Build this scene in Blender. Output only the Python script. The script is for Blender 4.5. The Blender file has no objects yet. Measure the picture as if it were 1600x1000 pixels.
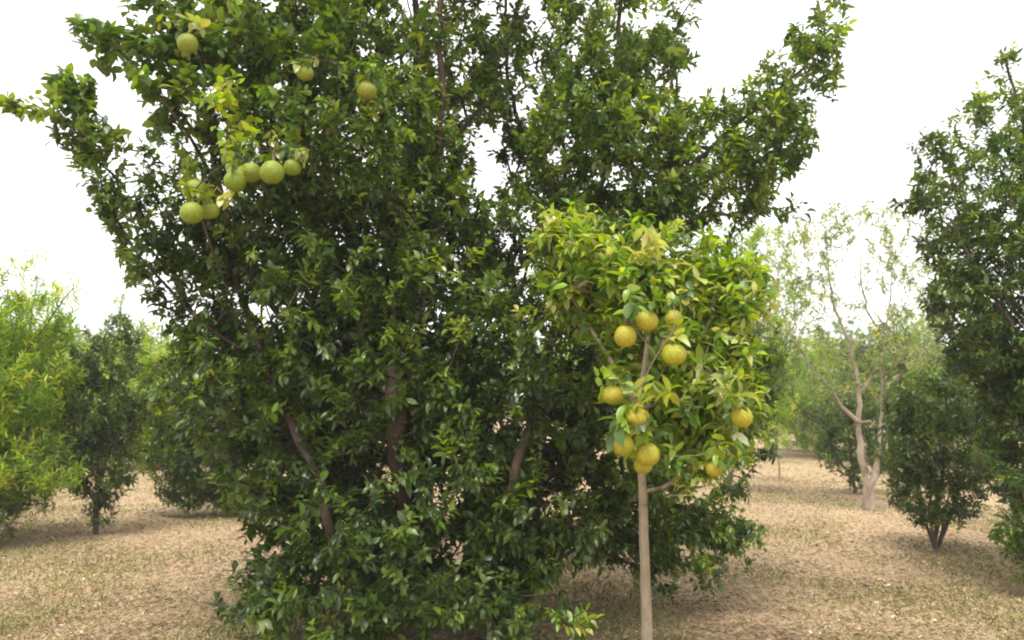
import bpy, math, random
import numpy as np
from mathutils import Vector, Matrix, noise as mnoise

R = math.radians
rng = np.random.default_rng(11)
random.seed(11)
scene = bpy.context.scene
COL = scene.collection

# ------------------------------------------------------------------ camera
CAM_H = 1.6
F_PX = 1244.0                     # focal length in pixels of the 1600 px photograph
PITCH = R(6.0)
cam_data = bpy.data.cameras.new('camera')
cam = bpy.data.objects.new('camera', cam_data)
COL.objects.link(cam)
cam.location = (0, 0, CAM_H)
cam.rotation_euler = (R(90) + PITCH, 0, 0)
cam_data.sensor_width = 36.0
cam_data.lens = 36.0 * F_PX / 1600.0
cam_data.clip_start = 0.05
cam_data.clip_end = 2000
cam_data.dof.use_dof = True
cam_data.dof.focus_distance = 5.4
cam_data.dof.aperture_fstop = 2.0
scene.camera = cam
scene.render.resolution_x = 1024
scene.render.resolution_y = 640
scene.cycles.filter_width = 2.0

# ------------------------------------------------------------------ world, sun, exposure
SUN_EL, SUN_AZ = R(66), R(195)     # azimuth clockwise from +Y: high, behind the camera and a little left
w = bpy.data.worlds.new('World')
scene.world = w
w.use_nodes = True
nt = w.node_tree
nt.nodes.clear()
sky = nt.nodes.new('ShaderNodeTexSky')
sky.sky_type = 'NISHITA'
sky.sun_disc = False
sky.sun_elevation = SUN_EL
sky.sun_rotation = SUN_AZ
sky.dust_density = 6.0
sky.air_density = 1.0
cl = nt.nodes.new('ShaderNodeMix'); cl.data_type = 'RGBA'
cl.inputs[0].default_value = 0.9
cl.inputs[7].default_value = (9.2, 9.1, 8.9, 1)        # even white overcast
bg = nt.nodes.new('ShaderNodeBackground'); bg.inputs[1].default_value = 0.1
wo = nt.nodes.new('ShaderNodeOutputWorld')
nt.links.new(sky.outputs[0], cl.inputs[6])
nt.links.new(cl.outputs[2], bg.inputs[0])
nt.links.new(bg.outputs[0], wo.inputs[0])

sd = bpy.data.lights.new('sun', 'SUN')
sd.energy = 1.9
sd.angle = R(24)
sd.color = (1.0, 0.95, 0.86)
sun = bpy.data.objects.new('sun', sd)
COL.objects.link(sun)
sdir = Vector((math.sin(SUN_AZ) * math.cos(SUN_EL), math.cos(SUN_AZ) * math.cos(SUN_EL), math.sin(SUN_EL)))
sun.rotation_euler = sdir.to_track_quat('Z', 'Y').to_euler()
sun.location = (0, -5, 20)

scene.view_settings.view_transform = 'Standard'
scene.view_settings.look = 'None'
scene.view_settings.gamma = 1
scene.view_settings.use_curve_mapping = False
scene.view_settings.exposure = 1.12

# ------------------------------------------------------------------ helpers
cp, sp_ = math.cos(PITCH), math.sin(PITCH)
def ray(px, py):
    x = (px - 800) / F_PX
    y = -(py - 500) / F_PX
    return np.array([x, cp - y * sp_, sp_ + y * cp])
def P(px, py, d):
    """point seen at photo pixel (px, py), d metres ahead of the viewer"""
    r = ray(px, py)
    return np.array([0, 0, CAM_H]) + r * (d / r[1])
def G(px, py):
    r = ray(px, py)
    return np.array([0, 0, CAM_H]) + r * (-CAM_H / r[2])

def tag(o, label=None, cat=None, group=None, kind=None):
    if label: o['label'] = label
    if cat: o['category'] = cat
    if group: o['group'] = group
    if kind: o['kind'] = kind
    return o
def empty(name, loc, label, cat, group=None):
    o = bpy.data.objects.new(name, None)
    COL.objects.link(o)
    o.location = loc
    o.empty_display_size = 0.2
    return tag(o, label, cat, group)

def make_mesh(name, verts, faces, col=None, mat=None, smooth=True):
    """verts (N,3); faces list of arrays, each (M, k)"""
    me = bpy.data.meshes.new(name)
    verts = np.asarray(verts, dtype=np.float32)
    me.vertices.add(len(verts))
    me.vertices.foreach_set('co', verts.ravel())
    loops = np.concatenate([f.ravel() for f in faces]).astype(np.int32)
    sizes = np.concatenate([np.full(len(f), f.shape[1]) for f in faces]).astype(np.int32)
    starts = np.concatenate([[0], np.cumsum(sizes)[:-1]]).astype(np.int32)
    me.loops.add(len(loops))
    me.loops.foreach_set('vertex_index', loops)
    me.polygons.add(len(sizes))
    me.polygons.foreach_set('loop_start', starts)
    me.polygons.foreach_set('loop_total', sizes)
    me.polygons.foreach_set('use_smooth', np.full(len(sizes), smooth))
    if col is not None:
        a = me.color_attributes.new('tint', 'FLOAT_COLOR', 'POINT')
        c4 = np.ones((len(verts), 4), dtype=np.float32); c4[:, :3] = col
        a.data.foreach_set('color', c4.ravel())
    me.update(calc_edges=True)
    me.validate()
    if mat: me.materials.append(mat)
    return me
def link(name, me, parent=None, loc=None):
    o = bpy.data.objects.new(name, me)
    COL.objects.link(o)
    if parent is not None: o.parent = parent
    if loc is not None: o.location = loc
    return o

def nrm(a):
    return a / np.maximum(np.linalg.norm(a, axis=-1, keepdims=True), 1e-9)

# ------------------------------------------------------------------ materials
def newmat(name):
    m = bpy.data.materials.new(name); m.use_nodes = True
    t = m.node_tree; t.nodes.clear()
    out = t.nodes.new('ShaderNodeOutputMaterial')
    return m, t, out
def leaf_mat(name, rough=0.42, trans=0.35, spec=0.5):
    m, t, out = newmat(name)
    at = t.nodes.new('ShaderNodeAttribute'); at.attribute_name = 'tint'
    tc = t.nodes.new('ShaderNodeTexCoord')
    nz = t.nodes.new('ShaderNodeTexNoise'); nz.inputs['Scale'].default_value = 30
    nz.inputs['Detail'].default_value = 2
    t.links.new(tc.outputs['Object'], nz.inputs['Vector'])
    hs = t.nodes.new('ShaderNodeHueSaturation')
    mr = t.nodes.new('ShaderNodeMapRange'); mr.inputs[3].default_value = 0.7; mr.inputs[4].default_value = 1.3
    t.links.new(nz.outputs[0], mr.inputs[0])
    t.links.new(mr.outputs[0], hs.inputs['Value'])
    t.links.new(at.outputs['Color'], hs.inputs['Color'])
    pr = t.nodes.new('ShaderNodeBsdfPrincipled')
    pr.inputs['Roughness'].default_value = rough
    pr.inputs['Specular IOR Level'].default_value = spec
    t.links.new(hs.outputs[0], pr.inputs['Base Color'])
    tr = t.nodes.new('ShaderNodeBsdfTranslucent')
    h2 = t.nodes.new('ShaderNodeHueSaturation'); h2.inputs['Hue'].default_value = 0.485
    h2.inputs['Saturation'].default_value = 1.15; h2.inputs['Value'].default_value = 1.5
    t.links.new(hs.outputs[0], h2.inputs['Color'])
    t.links.new(h2.outputs[0], tr.inputs['Color'])
    mx = t.nodes.new('ShaderNodeMixShader'); mx.inputs[0].default_value = trans
    t.links.new(pr.outputs[0], mx.inputs[1]); t.links.new(tr.outputs[0], mx.inputs[2])
    t.links.new(mx.outputs[0], out.inputs[0])
    return m
def bark_mat(name, c1, c2, scale=9, bump=0.5, c3=None):
    m, t, out = newmat(name)
    tc = t.nodes.new('ShaderNodeTexCoord')
    mp = t.nodes.new('ShaderNodeMapping'); mp.inputs['Scale'].default_value = (1, 1, 0.45)
    t.links.new(tc.outputs['Object'], mp.inputs[0])
    nz = t.nodes.new('ShaderNodeTexNoise'); nz.inputs['Scale'].default_value = scale
    nz.inputs['Detail'].default_value = 8; nz.inputs['Roughness'].default_value = 0.65
    t.links.new(mp.outputs[0], nz.inputs['Vector'])
    rp = t.nodes.new('ShaderNodeValToRGB')
    rp.color_ramp.elements[0].position = 0.35; rp.color_ramp.elements[0].color = (*c1, 1)
    rp.color_ramp.elements[1].position = 0.65; rp.color_ramp.elements[1].color = (*c2, 1)
    if c3:
        e = rp.color_ramp.elements.new(0.42); e.color = (*c3, 1)
    t.links.new(nz.outputs[0], rp.inputs[0])
    n2 = t.nodes.new('ShaderNodeTexNoise'); n2.inputs['Scale'].default_value = scale * 7
    n2.inputs['Detail'].default_value = 5
    t.links.new(mp.outputs[0], n2.inputs['Vector'])
    bp = t.nodes.new('ShaderNodeBump'); bp.inputs['Strength'].default_value = bump
    bp.inputs['Distance'].default_value = 0.01
    t.links.new(n2.outputs[0], bp.inputs['Height'])
    pr = t.nodes.new('ShaderNodeBsdfPrincipled'); pr.inputs['Roughness'].default_value = 0.85
    t.links.new(rp.outputs[0], pr.inputs['Base Color'])
    t.links.new(bp.outputs[0], pr.inputs['Normal'])
    t.links.new(pr.outputs[0], out.inputs[0])
    return m

M_LEAF = leaf_mat('glossy_leaf', 0.34, 0.42, 0.65)
M_LEAF_SOFT = leaf_mat('soft_leaf', 0.5, 0.42, 0.4)
M_BARK = bark_mat('reddish_brown_bark', (0.022, 0.013, 0.009), (0.085, 0.052, 0.034))
M_BARK_DARK = bark_mat('dark_bark', (0.05, 0.035, 0.025), (0.14, 0.10, 0.07))
M_BARK_PALE = bark_mat('pale_bark', (0.07, 0.05, 0.035), (0.42, 0.36, 0.29), 5, 1.0, (0.24, 0.185, 0.14))
M_BARK_STEM = bark_mat('grey_tan_bark', (0.11, 0.08, 0.045), (0.31, 0.26, 0.18), 14, 0.9, (0.22, 0.175, 0.115))

# ------------------------------------------------------------------ tree machinery
T_HI_V = np.array([[0,0,0],[.3,-.40,.05],[.3,0,-.0],[.3,.40,.05],[.66,-.36,.0],[.66,0,-.055],[.66,.36,.0],[1,0,-.2]])
T_HI_F = np.array([[0,2,1],[0,3,2],[1,2,5],[1,5,4],[2,3,6],[2,6,5],[4,5,7],[5,6,7]])
T_LO_V = np.array([[0,0,0],[.45,-.5,.06],[.45,.5,.06],[1,0,-.12],[.45,0,-.02]])
T_LO_F = np.array([[0,4,1],[0,2,4],[1,4,3],[4,2,3]])

def leaves(pos, d, n, L, W, col, hi=True):
    TV, TF = (T_HI_V, T_HI_F) if hi else (T_LO_V, T_LO_F)
    d = nrm(d)
    n = nrm(n - (n * d).sum(1, keepdims=True) * d)
    s = np.cross(n, d)
    curl = rng.uniform(0.2, 1.9, len(L))
    v = (pos[:, None, :]
         + d[:, None, :] * (TV[None, :, 0:1] * L[:, None, None])
         + s[:, None, :] * (TV[None, :, 1:2] * W[:, None, None])
         + n[:, None, :] * (TV[None, :, 2:3] * (L * curl)[:, None, None]))
    k = len(TV)
    f = TF[None] + (np.arange(len(L)) * k)[:, None, None]
    return v.reshape(-1, 3), f.reshape(-1, 3), np.repeat(col, k, axis=0)

def spray_leaves(tip, tdir, k, L, W, tw, droop, up, cols, hi):
    """tip (N,3) ends of twigs, tdir unit (N,3); k leaves spiralled on the last tw metres of each"""
    N = len(tip)
    ref = rng.normal(size=(N, 3)); a = nrm(np.cross(tdir, ref)); b = np.cross(tdir, a)
    s = (np.arange(k) + rng.uniform(0, .6, k)) / k
    az = np.arange(k) * 2.4
    ps = tip[:, None] - tdir[:, None] * (tw * (1 - s))[None, :, None]
    rad = a[:, None] * np.cos(az)[None, :, None] + b[:, None] * np.sin(az)[None, :, None]
    dd = tdir[:, None] * (0.35 + 0.75 * s)[None, :, None] + rad * 0.85 + rng.normal(size=(N, k, 3)) * 0.22
    dd[..., 2] -= droop * rng.uniform(0.4, 1.4, (N, k))
    nn = rng.normal(size=(N, k, 3)) * 0.42; nn[..., 2] += up
    nn += tdir[:, None] * 0.35
    keep = rng.uniform(size=(N, k)) < 0.92
    L = (L[:, None] * rng.uniform(0.62, 1.15, (N, k)))
    Wd = L * (W[:, None] if isinstance(W, np.ndarray) else W) * rng.uniform(0.8, 1.2, (N, k))
    c = cols[:, None] * rng.lognormal(0, 0.2, (N, k))[..., None] * rng.lognormal(0, 0.07, (N, k, 3))
    m = keep.ravel()
    return (ps.reshape(-1, 3)[m], dd.reshape(-1, 3)[m], nn.reshape(-1, 3)[m], L.ravel()[m], Wd.ravel()[m], c.reshape(-1, 3)[m])

def catmull(pts, step):
    pts = [np.asarray(p, float) for p in pts]
    ex = [2 * pts[0] - pts[1]] + pts + [2 * pts[-1] - pts[-2]]
    out = [pts[0]]
    for i in range(1, len(ex) - 2):
        p0, p1, p2, p3 = ex[i-1], ex[i], ex[i+1], ex[i+2]
        n = max(1, int(np.linalg.norm(p2 - p1) / step))
        for j in range(1, n + 1):
            t = j / n
            out.append(0.5 * ((2*p1) + (-p0+p2)*t + (2*p0-5*p1+4*p2-p3)*t*t + (-p0+3*p1-3*p2+p3)*t**3))
    return out

class Skel:
    def __init__(self, cap=60000):
        self.p = np.zeros((cap, 3)); self.par = np.full(cap, -1); self.pl = np.zeros(cap)
        self.r = np.zeros(cap); self.man = np.zeros(cap, bool); self.n = 0
        self.limbs = []
    def add(self, p, par, r=0, man=False):
        i = self.n; self.n += 1
        self.p[i] = p; self.par[i] = par; self.r[i] = r; self.man[i] = man
        if par >= 0: self.pl[i] = self.pl[par] + np.linalg.norm(self.p[i] - self.p[par])
        return i
    def limb(self, pts, r0, r1, attach=True, step=0.12, wob=0.012):
        """a hand-placed limb; starts on the nearest node already there"""
        q = catmull(pts, step)
        par = -1
        if self.n and attach:
            j = int(np.argmin(np.linalg.norm(self.p[:self.n] - q[0], axis=1)))
            par = j; q[0] = self.p[j].copy()
        ids = [par] if par >= 0 else []
        L = len(q)
        for k, x in enumerate(q):
            if k == 0 and par >= 0: continue
            t = k / max(1, L - 1)
            x = x + (rng.normal(size=3) * wob if 0 < k else 0)
            par = self.add(x, par, r0 + (r1 - r0) * t ** 0.85, True)
            ids.append(par)
        rr = [r0 + (r1 - r0) * (k / max(1, L - 1)) ** 0.85 for k in range(len(ids))]
        self.limbs.append((ids, rr))
        return ids
    def grow(self, pts, step=0.14, alpha=0.3, sag=0.0):
        base = self.p[0]
        order = np.argsort(np.linalg.norm(pts - base, axis=1) + rng.uniform(0, .5, len(pts)))
        tips = np.zeros(len(pts), int)
        for o in order:
            q = pts[o]; n = self.n
            dv = q - self.p[:n]
            dist = np.sqrt((dv * dv).sum(1))
            cost = dist + alpha * self.pl[:n]
            # penalise backward attachment: branches go outward
            j = int(np.argmin(cost))
            L = dist[j]; k = max(1, int(round(L / step)))
            par = j; a = self.p[j].copy(); v = q - a
            perp = rng.normal(size=3); perp -= perp.dot(v) * v / max(1e-6, v.dot(v))
            amp = 0.10 * L
            for t in range(1, k + 1):
                u = t / k
                x = a + v * u + perp * amp * math.sin(math.pi * u) * 0.6 + np.array([0, 0, sag * L * math.sin(math.pi * u)])
                par = self.add(x, par)
            tips[o] = par
        return tips
    def radii(self, rt=0.0022, e=2.35, cap=0.03):
        n = self.n; acc = np.zeros(n); 
        for i in range(n - 1, -1, -1):
            if not self.man[i]:
                self.r[i] = min(cap, max(rt, acc[i] ** (1 / e)))
                acc_i = self.r[i] ** e
                if self.par[i] >= 0: acc[self.par[i]] += acc_i
    def tubes(self, which, sides):
        """which: 'limb' or 'twig'"""
        n = self.n; V = []; F = []; off = 0
        chains = []
        if which == 'limb':
            chains = self.limbs
        else:
            best = {}
            for i in range(n):
                if self.man[i]: continue
                p = self.par[i]
                if p < 0 or self.man[p]: continue
                if p not in best or self.r[i] > self.r[best[p]]: best[p] = i
            isbest = set(best.values())
            for i in range(n):
                if self.man[i] or i in isbest: continue
                ch = [i]; 
                while ch[-1] in best: ch.append(best[ch[-1]])
                ids = [self.par[i]] + ch
                rr = [self.r[ch[0]]] + [self.r[c] for c in ch]
                chains.append((ids, rr))
        ang = np.arange(sides) * 2 * math.pi / sides
        for ids, rr in chains:
            if len(ids) < 2: continue
            p = self.p[np.array(ids)]; r = np.array(rr)
            t = np.gradient(p, axis=0); t = nrm(t)
            m = np.abs(t.mean(0)); ref = np.zeros(3); ref[int(np.argmin(m))] = 1
            a = nrm(np.cross(t, ref)); b = np.cross(t, a)
            ring = p[:, None] + (a[:, None] * np.cos(ang)[None, :, None] + b[:, None] * np.sin(ang)[None, :, None]) * r[:, None, None]
            K = len(ids)
            if which == 'limb':
                ring = ring + rng.normal(size=(K, sides, 1)) * 0.05 * r[:, None, None] * a[:, None]
            V.append(ring.reshape(-1, 3))
            i0 = (np.arange(K - 1) * sides)[:, None]; j = np.arange(sides)[None]; j2 = (j + 1) % sides
            F.append((np.stack([i0 + j, i0 + j2, i0 + sides + j2, i0 + sides + j], -1) + off).reshape(-1, 4))
            off += K * sides
        if not V: return None
        return np.concatenate(V), [np.concatenate(F)]

def sample_blobs(blobs, dens, shell=0.3):
    """blobs: px, py, rx, ry (photo px), d, rd (m), density factor, palette id"""
    out = []; ids = []
    for bi, b in enumerate(blobs):
        px, py, rx, ry, d, rd, df = b[:7]
        ax, az = rx * d / F_PX, ry * d / F_PX
        vol = 4 / 3 * math.pi * ax * az * rd
        n = max(3, int(vol * dens * df))
        u = nrm(rng.normal(size=(n, 3)))
        rr = rng.uniform(size=n) ** shell
        c = P(px, py, d)
        out.append(c + u * rr[:, None] * np.array([ax, rd, az])); ids += [bi] * n
    p = np.concatenate(out); ids = np.array(ids)
    k = p[:, 2] > 0.12
    return p[k], ids[k]

DARK = np.array([[0.056, 0.098, 0.018], [0.080, 0.132, 0.023], [0.112, 0.172, 0.030], [0.036, 0.066, 0.016]])
MID = np.array([[0.085, 0.148, 0.028], [0.12, 0.195, 0.034], [0.055, 0.105, 0.024], [0.17, 0.235, 0.04]])
YELLOW = np.array([[0.23, 0.35, 0.03], [0.32, 0.43, 0.04], [0.13, 0.24, 0.025], [0.44, 0.50, 0.12], [0.09, 0.17, 0.025], [0.26, 0.38, 0.035]])
WILLOW = np.array([[0.17, 0.29, 0.03], [0.23, 0.36, 0.035], [0.11, 0.21, 0.025], [0.30, 0.41, 0.06]])
OLIVE = np.array([[0.19, 0.28, 0.07], [0.25, 0.34, 0.10], [0.14, 0.22, 0.055], [0.26, 0.28, 0.11]])
PALE = np.array([[0.42, 0.54, 0.15], [0.46, 0.56, 0.22], [0.26, 0.36, 0.05], [0.14, 0.24, 0.03]])
PAL = {'p': PALE, 'd': DARK, 'm': MID, 'y': YELLOW, 'w': WILLOW, 'o': OLIVE}

def clump_noise(p, s):
    return np.array([mnoise.noise(Vector((q * s).tolist())) for q in p])

def build_tree(name, base, label, cat, limbs, blobs, dens, L=0.085, W=0.36, k=11, tw=0.16, droop=0.35, up=1.0,
               upright=0.25, bark=None, leafm=None, hi=True, group=None, extra=None, shell=0.3, alpha=0.3,
               holes=0.0, wob=0.012, sides=10, tsides=4, cap=0.03, step=0.14, extra_k=0.35, young=0.12, sag=0.0):
    base = np.asarray(base, float)
    root = empty(name, base, label, cat, group)
    sk = Skel()
    for i, (pts, r0, r1) in enumerate(limbs):
        sk.limb(pts, r0, r1, attach=i > 0, wob=wob)
    pts, ids = sample_blobs(blobs, dens, shell)
    if holes > 0:
        nz = clump_noise(pts, 2.3)
        kp = (nz > (-0.45 + holes + rng.normal(size=len(nz)) * 0.05)) | (np.array([b[6] for b in blobs])[ids] >= 1.9)
        pts, ids = pts[kp], ids[kp]
    etips = sk.grow(np.array(extra), step=0.08, alpha=alpha) if extra is not None and len(extra) else np.zeros(0, int)
    tips = sk.grow(pts, step=step, alpha=alpha, sag=sag)
    sk.radii(cap=cap)
    tip_p = sk.p[tips]; par = sk.par[tips]
    td = nrm(tip_p - sk.p[np.maximum(par, 0)])
    # extra side sprays half way along the last segments
    sel = rng.uniform(size=len(tips)) < extra_k
    mp = (tip_p[sel] + sk.p[np.maximum(par[sel], 0)]) / 2
    md = nrm(td[sel] + rng.normal(size=(sel.sum(), 3)) * 0.8)
    mp = mp + md * tw * 0.6
    ap = np.concatenate([tip_p, mp]); ad = np.concatenate([td, md]); ai = np.concatenate([ids, ids[sel]])
    ad = nrm(ad + rng.normal(size=ad.shape) * 0.3 + np.array([0, 0, upright]))
    cols = np.zeros((len(ap), 3)); Ls = np.zeros(len(ap)); Wa = np.full(len(ap), float(W))
    for bi, b in enumerate(blobs):
        m = ai == bi
        pal = PAL[b[7] if len(b) > 7 else 'd']
        cols[m] = pal[rng.integers(0, len(pal), m.sum())]
        Ls[m] = L * (b[8] if len(b) > 8 else 1.0)
        if len(b) > 8 and b[8] > 1.05: Wa[m] = W * 1.35
    if len(etips):          # leaves that close over the fruit
        q = np.repeat(etips, 3)
        ep = sk.p[q] + rng.normal(size=(len(q), 3)) * np.array([0.05, 0.04, 0.02])
        ed = nrm(rng.normal(size=(len(q), 3)) * 0.7 + np.array([0, -0.5, -0.35]))
        ap = np.concatenate([ap, ep + ed * 0.05]); ad = np.concatenate([ad, ed])
        pal = PAL['y']; cols = np.concatenate([cols, pal[rng.integers(0, len(pal), len(q))] * (0.8 if dens > 400 else 0.6)]); Ls = np.concatenate([Ls, np.full(len(q), L)]); Wa = np.concatenate([Wa, np.full(len(q), W * 1.15)])
    y = rng.uniform(size=len(ap)) < young
    cols[y] = cols[y] * np.array([1.7, 1.65, 1.1])
    Ls = Ls * rng.uniform(0.8, 1.15, len(ap))
    a = spray_leaves(ap, ad, k, Ls, Wa, tw, droop, up, cols, hi)
    v, f, c = leaves(*a[:5], a[5], hi)
    link('crown', make_mesh(name + '_crown', v - base, [f], np.clip(c, 0.008, 0.5), leafm or M_LEAF), root)
    tb = sk.tubes('limb', sides)
    if tb: link('trunk', make_mesh(name + '_trunk', tb[0] - base, tb[1], None, bark or M_BARK), root)
    tb = sk.tubes('twig', tsides)
    if tb: link('branches', make_mesh(name + '_branches', tb[0] - base, tb[1], None, bark or M_BARK), root)
    print(name, 'sprays', len(ap), 'leaves', len(a[0]), 'nodes', sk.n)
    return root

def copy_tree(o, loc, rz, sc, label, group=None):
    c = o.copy(); COL.objects.link(c)
    c.location = loc; c.rotation_euler = (0, 0, rz); c.scale = sc
    tag(c, label)
    if group: c['group'] = group
    for ch in list(o.children):
        d = ch.copy(); COL.objects.link(d); d.parent = c
        for g in list(ch.children):
            e = g.copy(); COL.objects.link(e); e.parent = d
    return c

# ------------------------------------------------------------------ ground
def ground_mat():
    m, t, out = newmat('dry_grass_ground')
    tc = t.nodes.new('ShaderNodeTexCoord')
    def noise(scale, det=6, rough=0.6):
        n = t.nodes.new('ShaderNodeTexNoise'); n.inputs['Scale'].default_value = scale
        n.inputs['Detail'].default_value = det; n.inputs['Roughness'].default_value = rough
        t.links.new(tc.outputs['Object'], n.inputs['Vector']); return n
    a = noise(55, 10, 0.8)
    r1 = t.nodes.new('ShaderNodeValToRGB')
    r1.color_ramp.elements[0].position = 0.33; r1.color_ramp.elements[0].color = (0.27, 0.18, 0.11, 1)
    r1.color_ramp.elements[1].position = 0.62; r1.color_ramp.elements[1].color = (0.52, 0.39, 0.25, 1)
    t.links.new(a.outputs[0], r1.inputs[0])
    b = noise(1.1, 5, 0.6)
    r2 = t.nodes.new('ShaderNodeValToRGB')
    r2.color_ramp.elements[0].position = 0.52; r2.color_ramp.elements[0].color = (0, 0, 0, 1)
    r2.color_ramp.elements[1].position = 0.72; r2.color_ramp.elements[1].color = (0.6, 0.6, 0.6, 1)
    t.links.new(b.outputs[0], r2.inputs[0])
    mx = t.nodes.new('ShaderNodeMix'); mx.data_type = 'RGBA'
    t.links.new(r2.outputs[0], mx.inputs[0]); t.links.new(r1.outputs[0], mx.inputs[6])
    mx.inputs[7].default_value = (0.30, 0.29, 0.12, 1)
    c = noise(0.35, 3)
    r3 = t.nodes.new('ShaderNodeMapRange'); r3.inputs[1].default_value = 0.3; r3.inputs[2].default_value = 0.7
    r3.inputs[3].default_value = 0.75; r3.inputs[4].default_value = 1.1
    t.links.new(c.outputs[0], r3.inputs[0])
    hs = t.nodes.new('ShaderNodeHueSaturation'); t.links.new(mx.outputs[2], hs.inputs['Color']); t.links.new(r3.outputs[0], hs.inputs['Value'])
    bp = t.nodes.new('ShaderNodeBump'); bp.inputs['Strength'].default_value = 0.5; bp.inputs['Distance'].default_value = 0.012
    t.links.new(a.outputs[0], bp.inputs['Height'])
    pr = t.nodes.new('ShaderNodeBsdfPrincipled'); pr.inputs['Roughness'].default_value = 0.95
    pr.inputs['Specular IOR Level'].default_value = 0.1
    t.links.new(hs.outputs[0], pr.inputs['Base Color']); t.links.new(bp.outputs[0], pr.inputs['Normal'])
    t.links.new(pr.outputs[0], out.inputs[0])
    return m

def ground_z(x, y):
    return 0.03 * np.sin(x * 0.9 + 0.5 * np.sin(y * 0.6)) * np.sin(y * 0.75 + 1.0) + 0.012 * np.sin(x * 3.1 + y * 1.3) * np.sin(y * 2.7 - x)
def build_ground():
    # one sheet: fine near the viewer, coarse to the horizon
    g = lambda a, b, n: np.linspace(a, b, n)
    xs = np.concatenate([[-900, -400, -150, -70], g(-30, 30, 241), [70, 150, 400, 900]])
    ys = np.concatenate([[-60, -20], g(-2, 40, 169), [60, 90, 150, 300, 600, 1200]])
    X, Y = np.meshgrid(xs, ys)
    Z = ground_z(X, Y) * (np.abs(X) < 31) * (Y < 41) * (Y > -3)
    v = np.stack([X, Y, Z], -1).reshape(-1, 3)
    nx = len(xs); i = np.arange(len(ys) - 1)[:, None] * nx; j = np.arange(nx - 1)[None]
    f = np.stack([i + j, i + j + 1, i + nx + j + 1, i + nx + j], -1).reshape(-1, 4)
    o = link('ground', make_mesh('ground', v, [f], None, ground_mat()))
    tag(o, kind='structure')
build_ground()

def scatter(n, dmin, dmax):
    u = rng.uniform(size=n)
    d = dmin * (dmax / dmin) ** u
    px = rng.uniform(-60, 1660, n)
    x = (px - 800) / F_PX * d * 1.02
    return x, d
def build_litter():
    m, t, out = newmat('dry_straw')
    at = t.nodes.new('ShaderNodeAttribute'); at.attribute_name = 'tint'
    pr = t.nodes.new('ShaderNodeBsdfPrincipled'); pr.inputs['Roughness'].default_value = 0.8
    pr.inputs['Specular IOR Level'].default_value = 0.2
    t.links.new(at.outputs['Color'], pr.inputs['Base Color']); t.links.new(pr.outputs[0], out.inputs[0])
    # mown straw lying on the ground
    n = 340000
    x, y = scatter(n, 3.6, 26)
    z = ground_z(x, y) + rng.uniform(0.003, 0.016, n)
    az = rng.uniform(0, 2 * math.pi, n); el = rng.normal(0.05, 0.22, n)
    d = np.stack([np.cos(az) * np.cos(el), np.sin(az) * np.cos(el), np.sin(el)], -1)
    nn = rng.normal(size=(n, 3)) * 0.4; nn[:, 2] += 1
    L = rng.uniform(0.02, 0.065, n); W = rng.uniform(0.0018, 0.004, n) * (1 + y / 9)
    pal = np.array([[0.56, 0.42, 0.27], [0.50, 0.36, 0.23], [0.64, 0.52, 0.37], [0.42, 0.29, 0.19], [0.46, 0.41, 0.20], [0.30, 0.19, 0.12]])
    c = pal[rng.integers(0, len(pal), n)] * rng.lognormal(0, 0.2, n)[:, None]
    # worn brown patches in the straw
    br = np.clip(0.95 + 0.35 * clump_noise(np.stack([x, y * .7, 0 * x], -1), .9) + 0.3 * clump_noise(np.stack([x, y * .7, 0 * x + 5], -1), 3.5), .55, 1.15)
    c = c * np.stack([br, br ** 1.15, br ** 1.2], -1) * np.array([0.84, 0.87, 0.86])
    v, f, cc = leaves(np.stack([x, y, z], -1), d, nn, L, W, c, False)
    o = link('dry_grass', make_mesh('dry_grass', v, [f], cc, m)); tag(o, 'dry mown straw lying over the orchard floor', 'dry grass', kind='stuff')
    # fallen leaves
    n = 5000
    x, y = scatter(n, 3.6, 22)
    z = ground_z(x, y) + rng.uniform(0.01, 0.035, n)
    az = rng.uniform(0, 2 * math.pi, n)
    d = np.stack([np.cos(az), np.sin(az), rng.normal(0, 0.25, n)], -1)
    nn = rng.normal(size=(n, 3)) * 0.5; nn[:, 2] += 1
    L = rng.uniform(0.02, 0.045, n)
    pal = np.array([[0.50, 0.33, 0.20], [0.66, 0.52, 0.36], [0.35, 0.18, 0.10], [0.20, 0.12, 0.08], [0.40, 0.35, 0.12]])
    c = pal[rng.integers(0, len(pal), n)] * rng.lognormal(0, 0.2, n)[:, None]
    v, f, cc = leaves(np.stack([x, y, z], -1), d, nn, L, L * 0.5, c, True)
    o = link('fallen_leaves', make_mesh('fallen_leaves', v, [f], cc, m)); tag(o, 'brown and tan fallen leaves scattered over the straw', 'fallen leaves', kind='stuff')
    # sparse green grass in patches
    n = 110000
    x, y = scatter(n, 4, 30)
    q = clump_noise(np.stack([x * 0.9, y * 0.55, 0 * x], -1), 1.0) + rng.normal(size=n) * 0.12
    kp = q > 0.10 - 0.008 * y; x, y = x[kp], y[kp]; n = len(x)
    z = ground_z(x, y)
    az = rng.uniform(0, 2 * math.pi, n); el = rng.uniform(0.35, 1.3, n)
    d = np.stack([np.cos(az) * np.cos(el), np.sin(az) * np.cos(el), np.sin(el)], -1)
    nn = rng.normal(size=(n, 3))
    L = rng.uniform(0.025, 0.07, n); W = rng.uniform(0.004, 0.008, n) * (1 + y / 12)
    pal = np.array([[0.20, 0.22, 0.06], [0.28, 0.27, 0.09], [0.14, 0.18, 0.05], [0.38, 0.33, 0.15]])
    c = pal[rng.integers(0, len(pal), n)]
    v, f, cc = leaves(np.stack([x, y, z], -1), d, nn, L, W, c, False)
    o = link('green_grass', make_mesh('green_grass', v, [f], cc, m)); tag(o, 'thin green grass growing in patches through the straw', 'grass', kind='stuff')
build_litter()

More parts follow.
